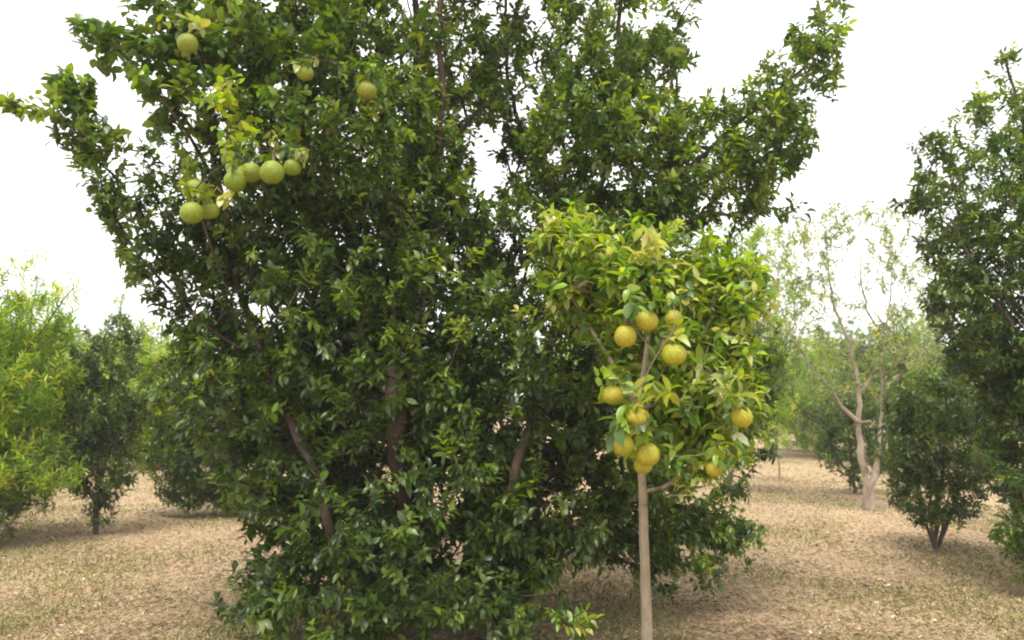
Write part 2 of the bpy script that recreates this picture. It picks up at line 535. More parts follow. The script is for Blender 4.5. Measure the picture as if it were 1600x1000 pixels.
# ------------------------------------------------------------------ fruit
def fruit_mat():
    m, t, out = newmat('citrus_peel')
    tc = t.nodes.new('ShaderNodeTexCoord'); oi = t.nodes.new('ShaderNodeObjectInfo')
    ad = t.nodes.new('ShaderNodeVectorMath'); ad.operation = 'ADD'
    t.links.new(tc.outputs['Object'], ad.inputs[0]); t.links.new(oi.outputs['Location'], ad.inputs[1])
    nz = t.nodes.new('ShaderNodeTexNoise'); nz.inputs['Scale'].default_value = 11; nz.inputs['Detail'].default_value = 4
    t.links.new(ad.outputs[0], nz.inputs['Vector'])
    rp = t.nodes.new('ShaderNodeValToRGB')
    rp.color_ramp.elements[0].position = 0.36; rp.color_ramp.elements[0].color = (0.20, 0.24, 0.010, 1)
    rp.color_ramp.elements[1].position = 0.66; rp.color_ramp.elements[1].color = (0.52, 0.42, 0.018, 1)
    t.links.new(nz.outputs[0], rp.inputs[0])
    sp = t.nodes.new('ShaderNodeTexNoise'); sp.inputs['Scale'].default_value = 70; sp.inputs['Detail'].default_value = 3
    t.links.new(ad.outputs[0], sp.inputs['Vector'])
    r2 = t.nodes.new('ShaderNodeMapRange'); r2.inputs[1].default_value = 0.3; r2.inputs[2].default_value = 0.42
    r2.inputs[3].default_value = 0.5; r2.inputs[4].default_value = 1.0
    t.links.new(sp.outputs[0], r2.inputs[0])
    hs = t.nodes.new('ShaderNodeHueSaturation'); t.links.new(rp.outputs[0], hs.inputs['Color']); t.links.new(r2.outputs[0], hs.inputs['Value'])
    hr = t.nodes.new('ShaderNodeMapRange'); hr.inputs[3].default_value = 0.498; hr.inputs[4].default_value = 0.535
    t.links.new(oi.outputs['Random'], hr.inputs[0]); t.links.new(hr.outputs[0], hs.inputs['Hue'])
    vo = t.nodes.new('ShaderNodeTexVoronoi'); vo.inputs['Scale'].default_value = 260
    t.links.new(ad.outputs[0], vo.inputs['Vector'])
    bp = t.nodes.new('ShaderNodeBump'); bp.inputs['Strength'].default_value = 0.25; bp.inputs['Distance'].default_value = 0.002
    t.links.new(vo.outputs['Distance'], bp.inputs['Height'])
    pr = t.nodes.new('ShaderNodeBsdfPrincipled'); pr.inputs['Roughness'].default_value = 0.5
    pr.inputs['Subsurface Weight'].default_value = 0.1
    pr.inputs['Subsurface Radius'].default_value = (0.02, 0.02, 0.005)
    rip = t.nodes.new('ShaderNodeMix'); rip.data_type = 'RGBA'; rip.blend_type = 'MULTIPLY'; rip.inputs[0].default_value = 1
    t.links.new(hs.outputs[0], rip.inputs[6]); t.links.new(oi.outputs['Color'], rip.inputs[7])
    t.links.new(rip.outputs[2], pr.inputs['Base Color']); t.links.new(bp.outputs[0], pr.inputs['Normal'])
    t.links.new(pr.outputs[0], out.inputs[0])
    return m
M_FRUIT = fruit_mat()
def fruit_mesh(seed):
    ns, nr = 28, 18; r_ = np.random.default_rng(seed)
    th = np.linspace(0, math.pi, nr + 1); ph = np.arange(ns) * 2 * math.pi / ns
    T, PH = np.meshgrid(th, ph, indexing='ij')
    rr = 1 + 0.05 * np.cos(T) ** 3 - 0.16 * np.exp(-(T / 0.26) ** 2) - 0.06 * np.exp(-((math.pi - T) / 0.3) ** 2)
    rr = rr * (1 + 0.018 * np.sin(2 * PH + r_.uniform(0, 6)) * np.sin(T) + 0.012 * np.sin(3 * PH + T * 2 + r_.uniform(0, 6)) * np.sin(T))
    v = np.stack([rr * np.sin(T) * np.cos(PH), rr * np.sin(T) * np.sin(PH), rr * np.cos(T) * 0.95], -1).reshape(-1, 3)
    i = (np.arange(nr) * ns)[:, None]; j = np.arange(ns)[None]; j2 = (j + 1) % ns
    f = np.stack([i + j, i + ns + j, i + ns + j2, i + j2], -1).reshape(-1, 4)
    return make_mesh('fruit', v, [f], None, M_FRUIT)
FRUITS = [fruit_mesh(s) for s in range(4)]
def stalk_mesh():
    s = Skel(50); s.limb([(0, 0, 0.80), (0.03, 0.0, 1.1), (-0.02, 0.06, 1.5), (0.02, 0.02, 1.95)], 0.13, 0.055, step=0.12, wob=0.0)
    v, f = s.tubes('limb', 7)
    return make_mesh('stalk', v, f, None, M_BARK_STEM)
STALK = stalk_mesh()
def add_fruits(root, specs, pre):
    base = np.array(root.location)
    for i, (px, py, r, d) in enumerate(specs):
        fr = r * d / F_PX
        o = link('fruit', FRUITS[i % 4], root, P(px, py, d) - base)
        o.scale = (fr * rng.uniform(.95, 1.05), fr * rng.uniform(.95, 1.05), fr * rng.uniform(.95, 1.08)); o.rotation_euler = (rng.normal() * 0.15, rng.normal() * 0.15, rng.uniform(0, 6))
        o.color = (0.55, 0.66, 0.55, 1) if pre == 'main' else (0.95, 0.84, 0.8, 1)     # greener on the big tree, riper in front
        link('stalk', STALK, o)
def fruit_anchor(specs):
    return [P(px, py, d) + np.array([0, 0, 1.95 * r * d / F_PX]) for px, py, r, d in specs]

# ------------------------------------------------------------------ main tree
D0 = 6.6
mb = G(655, 950); D0 = mb[1]
FR_MAIN = [(293, 68, 17, 4.3), (477, 115, 13, 4.4), (573, 142, 16, 4.5), (367, 284, 17, 4.4), (392, 270, 17, 4.55), (425, 270, 20, 4.35),
           (457, 262, 14, 4.6), (360, 250, 14, 4.65), (306, 297, 17, 4.5), (300, 333, 18, 4.4), (328, 330, 15, 4.55)]
main_limbs = [
    ([mb + (0, 0, -0.1), P(640, 900, D0), P(625, 720, D0 - 1.1), P(616, 560, D0 - 1.1), P(622, 400, D0 - .5), P(640, 250, D0 - .2), P(650, 60, D0 - .1), P(640, -120, D0)], 0.085, 0.02),
    ([mb + (-.05, -.1, 0), P(600, 925, D0 - .3), P(522, 842, D0 - 1.35), P(497, 760, D0 - 1.4), P(468, 690, D0 - 1.35), P(410, 560, D0 - 1.1), P(370, 430, D0 - .9), P(335, 250, D0 - .9), P(290, 60, D0 - 1.1), P(280, -60, D0 - 1.1)], 0.038, 0.012),
    ([mb + (.05, 0, 0), P(720, 900, D0 - .2), P(790, 790, D0 - 1.2), P(822, 670, D0 - 1.15), P(850, 560, D0 - .8), P(900, 440, D0 - .5), P(935, 320, D0 - .4), P(960, 160, D0 - .3), P(970, -60, D0 - .3)], 0.042, 0.015),
    ([P(622, 420, D0 - .2), P(680, 300, D0 - .6), P(688, 180, D0 - .8), P(690, 20, D0 - .8), P(695, -130, D0 - .8)], 0.035, 0.014),
    ([P(900, 440, D0 - .5), P(1000, 340, D0 - .5), P(1120, 220, D0 - .5), P(1230, 130, D0 - .5), P(1300, 40, D0 - .5)], 0.03, 0.007),
    ([P(405, 560, D0 - 1.0), P(340, 520, D0 - 1.1), P(245, 430, D0 - 1.1), P(185, 345, D0 - 1.1), P(140, 240, D0 - 1.1), P(80, 160, D0 - 1.1)], 0.015, 0.004),
    ([P(335, 260, D0 - 1.3), P(270, 180, D0 - 1.6), P(200, 90, D0 - 1.7), P(150, 50, D0 - 1.7)], 0.014, 0.004),
    ([P(900, 440, D0 - .5), P(870, 330, D0), P(810, 200, D0 + .2), P(790, 60, D0 + .2), P(790, -80, D0 + .2)], 0.03, 0.012),
    ([P(640, 800, D0), P(600, 640, D0 + .6), P(520, 440, D0 + .8), P(470, 200, D0 + .7), P(450, -50, D0 + .6)], 0.04, 0.014),
    ([mb + (.05, .05, 0), P(800, 870, D0 + .1), P(930, 790, D0 + .1), P(1060, 790, D0), P(1150, 820, D0 - .1)], 0.028, 0.006),
    ([P(790, 790, D0 - .5), P(920, 690, D0 - .2), P(1040, 560, D0), P(1130, 470, D0)], 0.03, 0.008),
    ([mb + (0, -.1, 0), P(600, 935, D0 - .9), P(470, 930, D0 - 1.2), P(390, 900, D0 - 1.2)], 0.022, 0.006),
    ([mb + (.1, -.1, 0), P(700, 940, D0 - 1.0), P(780, 930, D0 - 1.3), P(860, 930, D0 - 1.3)], 0.022, 0.006),
    ([P(640, 600, D0), P(600, 480, D0 - .4), P(540, 350, D0 - .5), P(520, 200, D0 - .6), P(500, 50, D0 - .6)], 0.035, 0.01),
]
# px, py, rx, ry, d, rd, density, palette, leaf scale
main_blobs = [
    # top centre
    (470, 60, 190, 130, D0 - .4, 1.2, .75, 'm', 1.0), (420, 40, 160, 90, D0 - 1.3, 0.6, .7, 'm', 1.15), (640, 60, 130, 190, D0 - .1, 1.1, .75, 'm', 1),
    (550, 220, 180, 130, D0 - .5, 1.2, .8, 'm'), (790, 50, 55, 130, D0, 0.9, .6, 'd'), (950, 70, 120, 170, D0 - .1, 1.0, .75, 'm'),
    (945, 250, 145, 120, D0, 1.1, 1.0, 'm'), (830, 120, 70, 110, D0 + .3, 0.8, .6, 'd'), (1060, 10, 30, 90, D0, 0.5, .7, 'm'),
    (400, -120, 230, 110, D0 - .4, 1.1, .7, 'm'), (700, -150, 250, 110, D0 - .2, 1.1, .7, 'm'), (970, -120, 140, 100, D0, .9, .7, 'm'),
    # right arm
    (1090, 290, 110, 75, D0 - .4, 0.6, 1.2, 'm'), (1190, 210, 85, 85, D0 - .5, 0.5, 1.3, 'm'), (1250, 110, 60, 65, D0 - .5, 0.4, 1.3, 'm'),
    (1300, 30, 28, 50, D0 - .5, 0.25, 1.4, 'm'), (1310, 105, 16, 20, D0 - .5, 0.15, 2, 'm'), (1140, 150, 50, 35, D0 - .5, 0.3, 1.1, 'm'),
    (1260, 320, 45, 18, D0 - .5, 0.2, 1.5, 'd'), (1170, 330, 60, 22, D0 - .4, .3, 1.1, 'd'),
    # upper left and its arms
    (320, 170, 80, 110, D0 - 1.3, 0.5, .9, 'm', 1.1), (300, 50, 60, 55, D0 - 1.5, 0.35, .9, 'm', 1.2), (390, 170, 70, 60, D0 - 1.7, .3, 1.3, 'y', 1.15),
    (390, 250, 110, 90, D0 - .8, 0.7, .9, 'd'), (150, 55, 45, 42, D0 - 1.7, 0.2, 2.4, 'm', 1.3), (215, 60, 40, 45, D0 - 1.65, 0.2, 2.2, 'm', 1.2), (255, 150, 40, 50, D0 - 1.6, .2, 1.8, 'm', 1.2),
    (235, 10, 50, 30, D0 - 1.6, 0.3, 1.0, 'm', 1.1),
    (245, 270, 50, 85, D0 - 1.0, 0.35, 1.3, 'd'), (190, 300, 45, 60, D0 - 1.1, 0.3, .9, 'd'), (140, 240, 38, 45, D0 - 1.1, 0.25, 1.1, 'm'), (105, 165, 50, 42, D0 - 1.1, .25, 2.6, 'm', 1.1), (150, 215, 42, 40, D0 - 1.1, .2, 2.2, 'm', 1.1), (180, 280, 45, 50, D0 - 1.1, .25, 2.0, 'd'), (110, 130, 32, 32, D0 - 1.1, .2, 2.2, 'm', 1.1),
    (95, 110, 28, 30, D0 - 1.1, .2, 1.2, 'm'), (45, 160, 35, 16, D0 - 1.1, .15, 1.4, 'm', 1.1), (10, 165, 14, 10, D0 - 1.1, .1, 2.5, 'm', 1.2),
    (215, 370, 38, 50, D0 - 1.1, 0.25, .9, 'd'), (260, 420, 45, 45, D0 - 1.0, 0.3, .9, 'd'), (235, 455, 22, 18, D0 - 1.0, 0.15, 1.2, 'd'),
    (320, 380, 60, 70, D0 - .9, .4, 2.4, 'd'), (300, 300, 60, 60, D0 - 1.1, .35, 1.2, 'd'), (310, 520, 45, 60, D0 - .9, .4, 2.0, 'd'), (265, 345, 50, 50, D0 - 1.0, .3, 1.2, 'd'),
    (240, 410, 40, 45, D0 - 1.1, .25, 2.4, 'd'), (285, 600, 60, 50, D0 - .6, .4, 1.2, 'd'), (250, 110, 45, 60, D0 - 1.5, .3, 1.1, 'm', 1.15), (350, 60, 90, 90, D0 - 1.4, .4, 1.0, 'm', 1.1), (200, 340, 38, 50, D0 - 1.1, .2, 2.4, 'm'),
    (1060, 210, 60, 60, D0 - .3, .5, 1.2, 'm'), (1040, 330, 90, 50, D0 - .3, .6, 1.4, 'd'), (1230, 190, 50, 70, D0 - .5, .35, 1.6, 'm'), (1160, 270, 80, 60, D0 - .5, .45, 1.4, 'm'),
    (1270, 80, 45, 60, D0 - .5, .3, 1.6, 'm'), (1000, 130, 70, 80, D0 - .2, .6, 1.0, 'm'), (1075, 60, 25, 60, D0 - .1, .3, 1.1, 'm'),
    (1090, 760, 80, 60, D0, .5, 1.2, 'm'), (1000, 760, 90, 60, D0 - .3, .5, 1.1, 'm'), (1120, 640, 80, 60, D0 + .1, .5, 1.2, 'm'), (1190, 560, 40, 70, D0 + .3, .4, 1.0, 'm'), (970, 600, 90, 80, D0 - .3, .5, 1, 'm'),
    (590, 260, 140, 160, D0 - 1.0, .4, .7, 'm'), (930, 180, 120, 140, D0 - .8, .4, .7, 'm'), (520, 480, 130, 130, D0 - 1.3, .4, .5, 'm'), (720, 480, 100, 130, D0 - 1.3, .4, .5, 'm'), (700, 690, 90, 90, D0 - 1.4, .3, .5, 'm'),
    (270, 465, 40, 35, D0 - 1.1, .25, 1.9, 'd'), (225, 400, 35, 35, D0 - 1.15, .2, 2.2, 'm'),
    (755, 150, 38, 60, D0 - .2, .4, 1.9, 'm'), (805, 240, 28, 70, D0, .3, 1.9, 'd'), (722, 250, 24, 60, D0 - .2, .3, 1.9, 'm'),
    (1070, 860, 70, 35, D0 - .1, .4, 1.9, 'm'), (1000, 850, 60, 45, D0 - .2, .4, 1.9, 'd'), (1140, 830, 45, 28, D0 - .1, .25, 2.0, 'm'),
    # body
    (330, 440, 50, 110, D0 - .7, 0.5, 1.1, 'd'), (430, 350, 110, 110, D0 - .4, 1.0, 1.0, 'd'), (500, 450, 170, 130, D0 - .2, 1.3, 1.0, 'd'),
    (640, 400, 140, 150, D0 - .3, 1.3, 1.0, 'd'), (690, 340, 45, 60, D0 - .2, 0.8, .8, 'd'), (860, 400, 150, 120, D0 - .1, 1.2, 1.0, 'd'),
    (420, 600, 140, 120, D0 - .5, 1.1, 1.0, 'd'), (600, 600, 190, 150, D0 - .3, 1.4, 1.0, 'd'), (800, 600, 190, 140, D0 - .3, 1.4, 1.0, 'd'),
    (1010, 480, 150, 120, D0 + .1, 0.9, 1.0, 'd'), (1110, 580, 100, 130, D0 + .1, 0.8, 1.0, 'd'), (1150, 420, 60, 70, D0 + .1, .5, .7, 'm'),
    (960, 680, 130, 110, D0, 1.0, 1.0, 'd'), (640, 760, 240, 110, D0 - .4, 1.5, 1.0, 'd'), (450, 740, 110, 90, D0 - .7, 0.9, .9, 'd'),
    (850, 780, 130, 90, D0 - .4, 1.2, 1.0, 'd'), (380, 680, 60, 60, D0 - .5, .5, .9, 'd'),
    # skirt at the ground
    (640, 860, 250, 70, D0 - .6, 1.3, .75, 'd'), (520, 930, 130, 75, D0 - 1.1, 0.7, 1.0, 'm'), (400, 910, 60, 60, D0 - 1.2, 0.4, 1.1, 'd'),
    (690, 950, 150, 60, D0 - 1.2, 0.7, 1.0, 'm'), (840, 950, 80, 60, D0 - 1.2, 0.4, 1.2, 'm'), (380, 975, 50, 40, D0 - 1.2, .3, 1.1, 'd'),
    (345, 835, 22, 30, D0 - 1.2, .15, 1.2, 'd'), (880, 850, 80, 50, D0 - .6, .6, .8, 'd'), (890, 960, 45, 40, D0 - 1.3, .25, 1.3, 'y'),
    # low right sprays
    (1040, 790, 80, 45, D0, 0.5, .8, 'd'), (1110, 820, 70, 35, D0 - .1, 0.35, 1.2, 'm'), (1170, 828, 40, 16, D0 - .1, 0.2, 1.6, 'm'),
    (1050, 900, 60, 20, D0 - .1, .3, 1.1, 'm'), (1100, 925, 30, 12, D0 - .1, .15, 1.6, 'm'), (1150, 870, 25, 40, D0 - .1, .2, 1.2, 'm'), (940, 830, 70, 40, D0, .5, .5, 'd'),
    (1150, 690, 60, 50, D0 + .2, .4, 1.0, 'd'),
]
main = build_tree('citrus_tree', mb,
    'huge bushy dark green tree filling the middle, fruit hanging high on its left side', 'tree',
    main_limbs, main_blobs, dens=290, L=0.074, W=0.54, k=12, tw=0.15, droop=0.4, extra=fruit_anchor(FR_MAIN), holes=0.2)
add_fruits(main, FR_MAIN, 'main')

# ------------------------------------------------------------------ slim fruiting tree in front
pb = P(1008, 1082, 4.5); pb[2] = 0
DP = pb[1]
FR_P = [(1010, 502, 18, 4.0), (1053, 499, 15, 4.15), (977, 526, 18, 3.98), (1053, 554, 19, 3.95), (958, 618, 16, 4.1), (997, 654, 18, 4.0),
        (972, 694, 18, 4.02), (1012, 711, 18, 4.05), (1005, 726, 15, 4.25), (1159, 652, 17, 4.0), (1116, 733, 13, 4.15), (985, 676, 14, 4.3)]
pom_limbs = [
    ([pb + (0.02, 0, -0.05), P(1010, 960, DP), P(1006, 840, DP), P(1003, 735, DP), P(1000, 640, DP + .05), P(1012, 540, DP + .1), P(1020, 440, DP + .1)], 0.036, 0.014),
    ([P(1000, 640, DP + .05), P(940, 540, DP + .2), P(880, 440, DP + .3), P(860, 370, DP + .3)], 0.018, 0.005),
    ([P(1012, 560, DP + .1), P(1080, 480, DP + .1), P(1140, 430, DP + .1)], 0.016, 0.005),
    ([P(1000, 650, DP + .05), P(1080, 590, DP), P(1150, 560, DP)], 0.016, 0.005),
]
pom_blobs = [
    (1020, 420, 90, 70, DP + .1, .4, 1.0, 'y'), (900, 400, 75, 65, DP + .3, .35, 1.0, 'y'), (860, 440, 40, 60, DP + .4, .25, .8, 'y', .9),
    (1110, 430, 80, 60, DP + .1, .35, 1.0, 'y'), (1160, 480, 45, 45, DP, .25, 1.1, 'y'), (940, 480, 70, 60, DP + .25, .3, .8, 'y'),
    (1090, 540, 90, 70, DP + .1, .35, .9, 'y'), (1060, 620, 85, 70, DP + .1, .35, .9, 'y'), (1130, 640, 60, 80, DP + .05, .3, 1.1, 'y'),
    (1090, 700, 60, 45, DP + .05, .25, 1.3, 'y'), (1120, 725, 45, 22, DP + .05, .2, 1.3, 'y'), (1150, 560, 50, 70, DP + .05, .3, 1.0, 'y'), (1050, 660, 50, 50, DP + .1, .2, 1.0, 'y'), (1185, 470, 18, 25, DP, .1, 1.5, 'y'), (1055, 715, 40, 28, DP - .05, .15, 1.6, 'p'), (1120, 590, 60, 90, DP - .05, .25, .7, 'p'), (1150, 470, 45, 40, DP, .2, .8, 'p'), (975, 600, 40, 50, DP + .25, .15, 1.2, 'y'), (985, 690, 35, 40, DP + .25, .12, 1.2, 'y'), (1010, 640, 45, 60, DP + .2, .15, 1.2, 'y'), (1015, 540, 60, 50, DP + .25, .15, 1.2, 'y'), (850, 370, 40, 30, DP + .4, .2, .8, 'm', .8), (930, 350, 40, 22, DP + .3, .2, .7, 'y', .8), (1000, 350, 22, 18, DP + .1, .1, 1.2, 'y', .8), (1215, 500, 18, 30, DP + .2, .1, .8, 'y', .8), (1170, 700, 25, 20, DP + .1, .12, .9, 'y', .8), (960, 400, 60, 70, DP + .4, .3, .6, 'm', .8), (850, 500, 50, 40, DP + .5, .25, .5, 'y', .8), (900, 330, 50, 30, DP + .5, .25, .5, 'y', .8), (1060, 350, 60, 25, DP + .2, .2, .5, 'y', .8),
    (1010, 370, 40, 30, DP + .1, .2, .7, 'y', .8), (880, 360, 50, 25, DP + .3, .2, 1.0, 'y', .8),
]
pom = build_tree('fruiting_tree', pb,
    'slim front tree with straight pale trunk, bright yellow green leaves and clustered fruit', 'tree',
    pom_limbs, pom_blobs, dens=640, L=0.095, W=0.5, k=9, shell=0.5, tw=0.14, droop=0.4, bark=M_BARK_STEM, leafm=M_LEAF,
    extra=fruit_anchor(FR_P), cap=0.012, young=0.0, step=0.1, sides=14, wob=0.002)
add_fruits(pom, FR_P, 'pom')
def dead_leaf(root, px, py, d, L, c, n, lab):
    p = P(px, py, d)[None] + rng.normal(size=(n, 3)) * 0.025
    dd = np.stack([rng.normal(1.0, .5, n), rng.normal(0, .4, n), rng.normal(.2, .4, n)], -1)
    v, f, cc = leaves(p, dd, rng.normal(size=(n, 3)) * .4 + np.array([0, -1, .5]), np.full(n, L), np.full(n, L * .38), np.array([c] * n), True)
    tag(link('dead_leaf', make_mesh('dead_leaf', v - np.array(root.location), [f], cc, M_LEAF_SOFT), root), lab)
dead_leaf(pom, 898, 446, DP - .1, 0.09, (0.09, 0.055, 0.03), 3, 'curled brown dead leaves')

# ------------------------------------------------------------------ right edge tree
rb = G(1690, 925); DR = rb[1]
right_limbs = [
    ([rb + (0, 0, -.1), P(1680, 760, DR), P(1660, 560, DR), P(1640, 360, DR), P(1600, 200, DR), P(1565, 80, DR)], 0.07, 0.01),
    ([P(1680, 760, DR), P(1620, 600, DR - .3), P(1550, 460, DR - .3), P(1480, 340, DR - .3)], 0.035, 0.007),
    ([P(1660, 560, DR), P(1720, 380, DR), P(1740, 150, DR)], 0.035, 0.01),
    ([rb, P(1650, 850, DR - .3), P(1610, 800, DR - .5), P(1590, 760, DR - .5)], 0.03, 0.008),
]
right_blobs = [
    (1562, 100, 24, 40, DR, .2, 1.3, 'm'), (1570, 180, 55, 70, DR, .45, 1.0, 'm'), (1510, 190, 35, 45, DR, .3, 1.0, 'm'), (1455, 250, 38, 55, DR - .1, .3, 1.8, 'd'),
    (1540, 300, 90, 90, DR, .7, .9, 'm'), (1445, 310, 42, 35, DR - .1, .25, 1.8, 'd'), (1500, 380, 65, 70, DR, .5, .8, 'd'), (1590, 420, 110, 110, DR, 1.0, 1.0, 'd'),
    (1510, 470, 62, 60, DR - .1, .5, 1.0, 'd'), (1620, 560, 110, 110, DR, 1.0, 1.1, 'd'), (1545, 570, 60, 60, DR - .1, .5, 1.2, 'd'), (1640, 700, 90, 110, DR, .9, 1.1, 'd'),
    (1620, 840, 50, 60, DR - .2, .5, 1.1, 'd'), (1680, 860, 80, 50, DR, .7, 1.0, 'd'), (1600, 640, 60, 90, DR - .2, .5, 1.2, 'd'), (1590, 730, 35, 60, DR - .3, .4, 1.2, 'd'), (1480, 440, 40, 50, DR, .4, 1, 'd'), (1592, 900, 18, 18, DR - .3, .15, 1.6, 'm'), (1572, 745, 18, 12, DR - .3, .1, 2, 'm'),
    (1740, 300, 110, 250, DR, 1.0, .8, 'd'), (1780, 650, 90, 200, DR, 1.0, .8, 'd'), (1650, 180, 70, 90, DR, .6, .8, 'm'), (1575, 820, 22, 50, DR - .3, .2, 1.2, 'd'),
]
build_tree('leafy_tree', rb, 'tall dark green leafy tree cut off by the right edge of the photo', 'tree',
    right_limbs, right_blobs, dens=300, L=0.078, W=0.48, k=12, tw=0.15, droop=0.35, bark=M_BARK_DARK, holes=0.1)

# ------------------------------------------------------------------ left edge tree
lb = G(-60, 850); DL = lb[1]
left_limbs = [
    ([lb + (0, 0, -.1), P(-55, 760, DL), P(-50, 640, DL), P(-30, 540, DL), P(20, 470, DL)], 0.06, 0.01),
    ([P(-50, 700, DL), P(0, 600, DL - .2), P(60, 520, DL - .2), P(115, 450, DL - .2)], 0.03, 0.005),
    ([P(-50, 640, DL), P(-90, 500, DL), P(-80, 420, DL)], 0.03, 0.006),
    ([P(-50, 740, DL), P(20, 710, DL - .3), P(100, 730, DL - .3)], 0.025, 0.005),
]
left_blobs = [
    (20, 500, 85, 50, DL, .8, 1.0, 'w'), (85, 480, 28, 50, DL - .1, .3, 1.0, 'w'), (112, 445, 12, 28, DL - .1, .15, 1.6, 'w'), (25, 412, 22, 8, DL - .1, .1, 2.4, 'w'), (-20, 430, 40, 20, DL, .2, 1.2, 'w'),
    (10, 600, 110, 80, DL, 1.0, 1.1, 'w'), (10, 700, 105, 75, DL, 1.0, 1.1, 'w'), (90, 740, 42, 26, DL - .2, .3, 1.2, 'w'), (-90, 620, 110, 180, DL, 1.1, .7, 'w'),
    (-10, 770, 80, 35, DL, .7, .9, 'm'), (100, 560, 26, 50, DL, .3, .8, 'w'),
]
build_tree('feathery_tree', lb, 'bright yellow green feathery tree cut off by the left edge of the photo', 'tree',
    left_limbs, left_blobs, dens=260, L=0.10, W=0.24, k=14, tw=0.26, droop=-0.15, upright=0.7, bark=M_BARK_DARK, leafm=M_LEAF_SOFT, young=0.3)

sb = G(-5, 862); DS = sb[1]
build_tree('dark_shrub', sb, 'low dark green shrub under the feathery tree at the bottom left edge', 'shrub',
    [([sb + (0, 0, -.05), sb + (0, 0, .25), sb + (.05, 0, .55)], 0.02, 0.006)],
    [(10, 810, 40, 30, DS, .4, 1.1, 'd'), (-10, 840, 30, 22, DS, .3, 1.1, 'd'), (-40, 800, 50, 40, DS, .4, .9, 'd')],
    dens=220, L=0.08, W=0.4, k=10, bark=M_BARK_DARK)

# ------------------------------------------------------------------ vase shaped small trees
b = G(148, 838); d = b[1]
build_tree('small_tree', b, 'small dark vase shaped tree on a short stem, standing alone left of the huge tree', 'tree',
    [([b + (0, 0, -.05), P(150, 800, d), P(155, 740, d), P(165, 640, d), P(180, 540, d)], 0.035, 0.008),
     ([P(150, 800, d), P(125, 730, d), P(115, 650, d)], 0.02, 0.006), ([P(150, 810, d), P(180, 740, d), P(215, 660, d)], 0.02, 0.006)],
    [(152, 790, 32, 30, d, .25, .8, 'd'), (160, 730, 55, 50, d, .45, 1.1, 'd'), (160, 650, 65, 65, d, .55, 1.0, 'd'), (170, 560, 55, 50, d, .45, .9, 'd'), (195, 510, 35, 25, d, .3, .8, 'd'),
     (215, 630, 35, 25, d, .3, .8, 'd')],
    dens=480, L=0.082, W=0.45, k=11, droop=0.2, bark=M_BARK_DARK)

b = G(365, 805); d = b[1]
build_tree('spreading_tree', b, 'wide low tree with yellow green patches behind the left side of the huge tree', 'tree',
    [([b + (0, 0, -.05), P(360, 740, d), P(350, 660, d), P(340, 580, d)], 0.05, 0.01), ([P(360, 740, d), P(300, 690, d), P(250, 660, d)], 0.03, 0.007)],
    [(290, 610, 80, 60, d, .7, .9, 'w'), (270, 700, 60, 50, d, .6, 1.1, 'm'), (350, 710, 80, 60, d, .8, 1.0, 'd'), (350, 600, 90, 60, d, .8, .9, 'y'), (300, 760, 60, 32, d, .5, 1.4, 'm'), (380, 770, 60, 25, d, .5, 1.2, 'm'),
     (315, 540, 40, 35, d, .3, .8, 'y'), (440, 640, 80, 90, d, .8, .8, 'm'), (230, 665, 32, 55, d, .3, 1.2, 'w'), (250, 570, 50, 50, d, .5, 1.1, 'w')],
    dens=340, L=0.09, W=0.45, k=11, tw=.2, bark=M_BARK_DARK)

b = G(1463, 858); d = b[1]
shrub = build_tree('vase_shrub', b, 'dense dark shrub fanning up from several thin stems, right of the pale trunk', 'shrub',
    [([b + (0, 0, -.05), P(1463, 820, d), P(1470, 760, d), P(1475, 680, d), P(1478, 600, d)], 0.028, 0.008),
     ([b + (-.02, 0, 0), P(1447, 815, d), P(1430, 760, d), P(1410, 680, d)], 0.02, 0.006),
     ([b + (.02, 0, 0), P(1484, 810, d), P(1505, 750, d), P(1520, 670, d)], 0.02, 0.006),
     ([b + (0, -.02, 0), P(1455, 825, d - .1), P(1450, 770, d - .25), P(1445, 700, d - .4)], 0.02, 0.006),
     ([b + (0, .02, 0), P(1470, 825, d + .1), P(1480, 780, d + .3), P(1485, 700, d + .4)], 0.018, 0.006)],
    [(1462, 770, 72, 45, d, .5, 1.1, 'd'), (1462, 700, 90, 65, d, .65, 1.1, 'd'), (1460, 630, 80, 55, d, .55, 1.0, 'd'), (1480, 590, 60, 30, d, .4, .9, 'm'),
     (1405, 730, 35, 50, d, .3, 1.0, 'd'), (1415, 640, 35, 40, d, .3, .9, 'd'), (1520, 700, 30, 60, d, .3, 1.0, 'd'), (1440, 800, 40, 20, d, .3, .6, 'd'), (1500, 800, 30, 20, d, .25, .6, 'd')],
    dens=420, L=0.07, W=0.45, k=11, tw=.15, droop=0.1, bark=M_BARK_DARK)

b = G(1335, 772); d = b[1]
build_tree('round_shrub', b, 'rounded dark shrub just left of and behind the white trunk', 'shrub',
    [([b + (0, 0, -.05), P(1333, 740, d), P(1328, 690, d), P(1325, 630, d)], 0.035, 0.01), ([P(1334, 750, d), P(1305, 710, d), P(1290, 660, d)], 0.02, 0.007)],
    [(1325, 690, 50, 55, d, .6, 1.0, 'd'), (1300, 680, 30, 40, d, .4, 1.0, 'd'), (1330, 630, 45, 35, d, .5, .9, 'd'), (1375, 670, 30, 70, d, .4, .9, 'd'), (1340, 740, 30, 22, d, .3, .8, 'd')],
    dens=180, L=0.10, W=0.45, k=11, tw=.2, hi=False, bark=M_BARK_DARK)

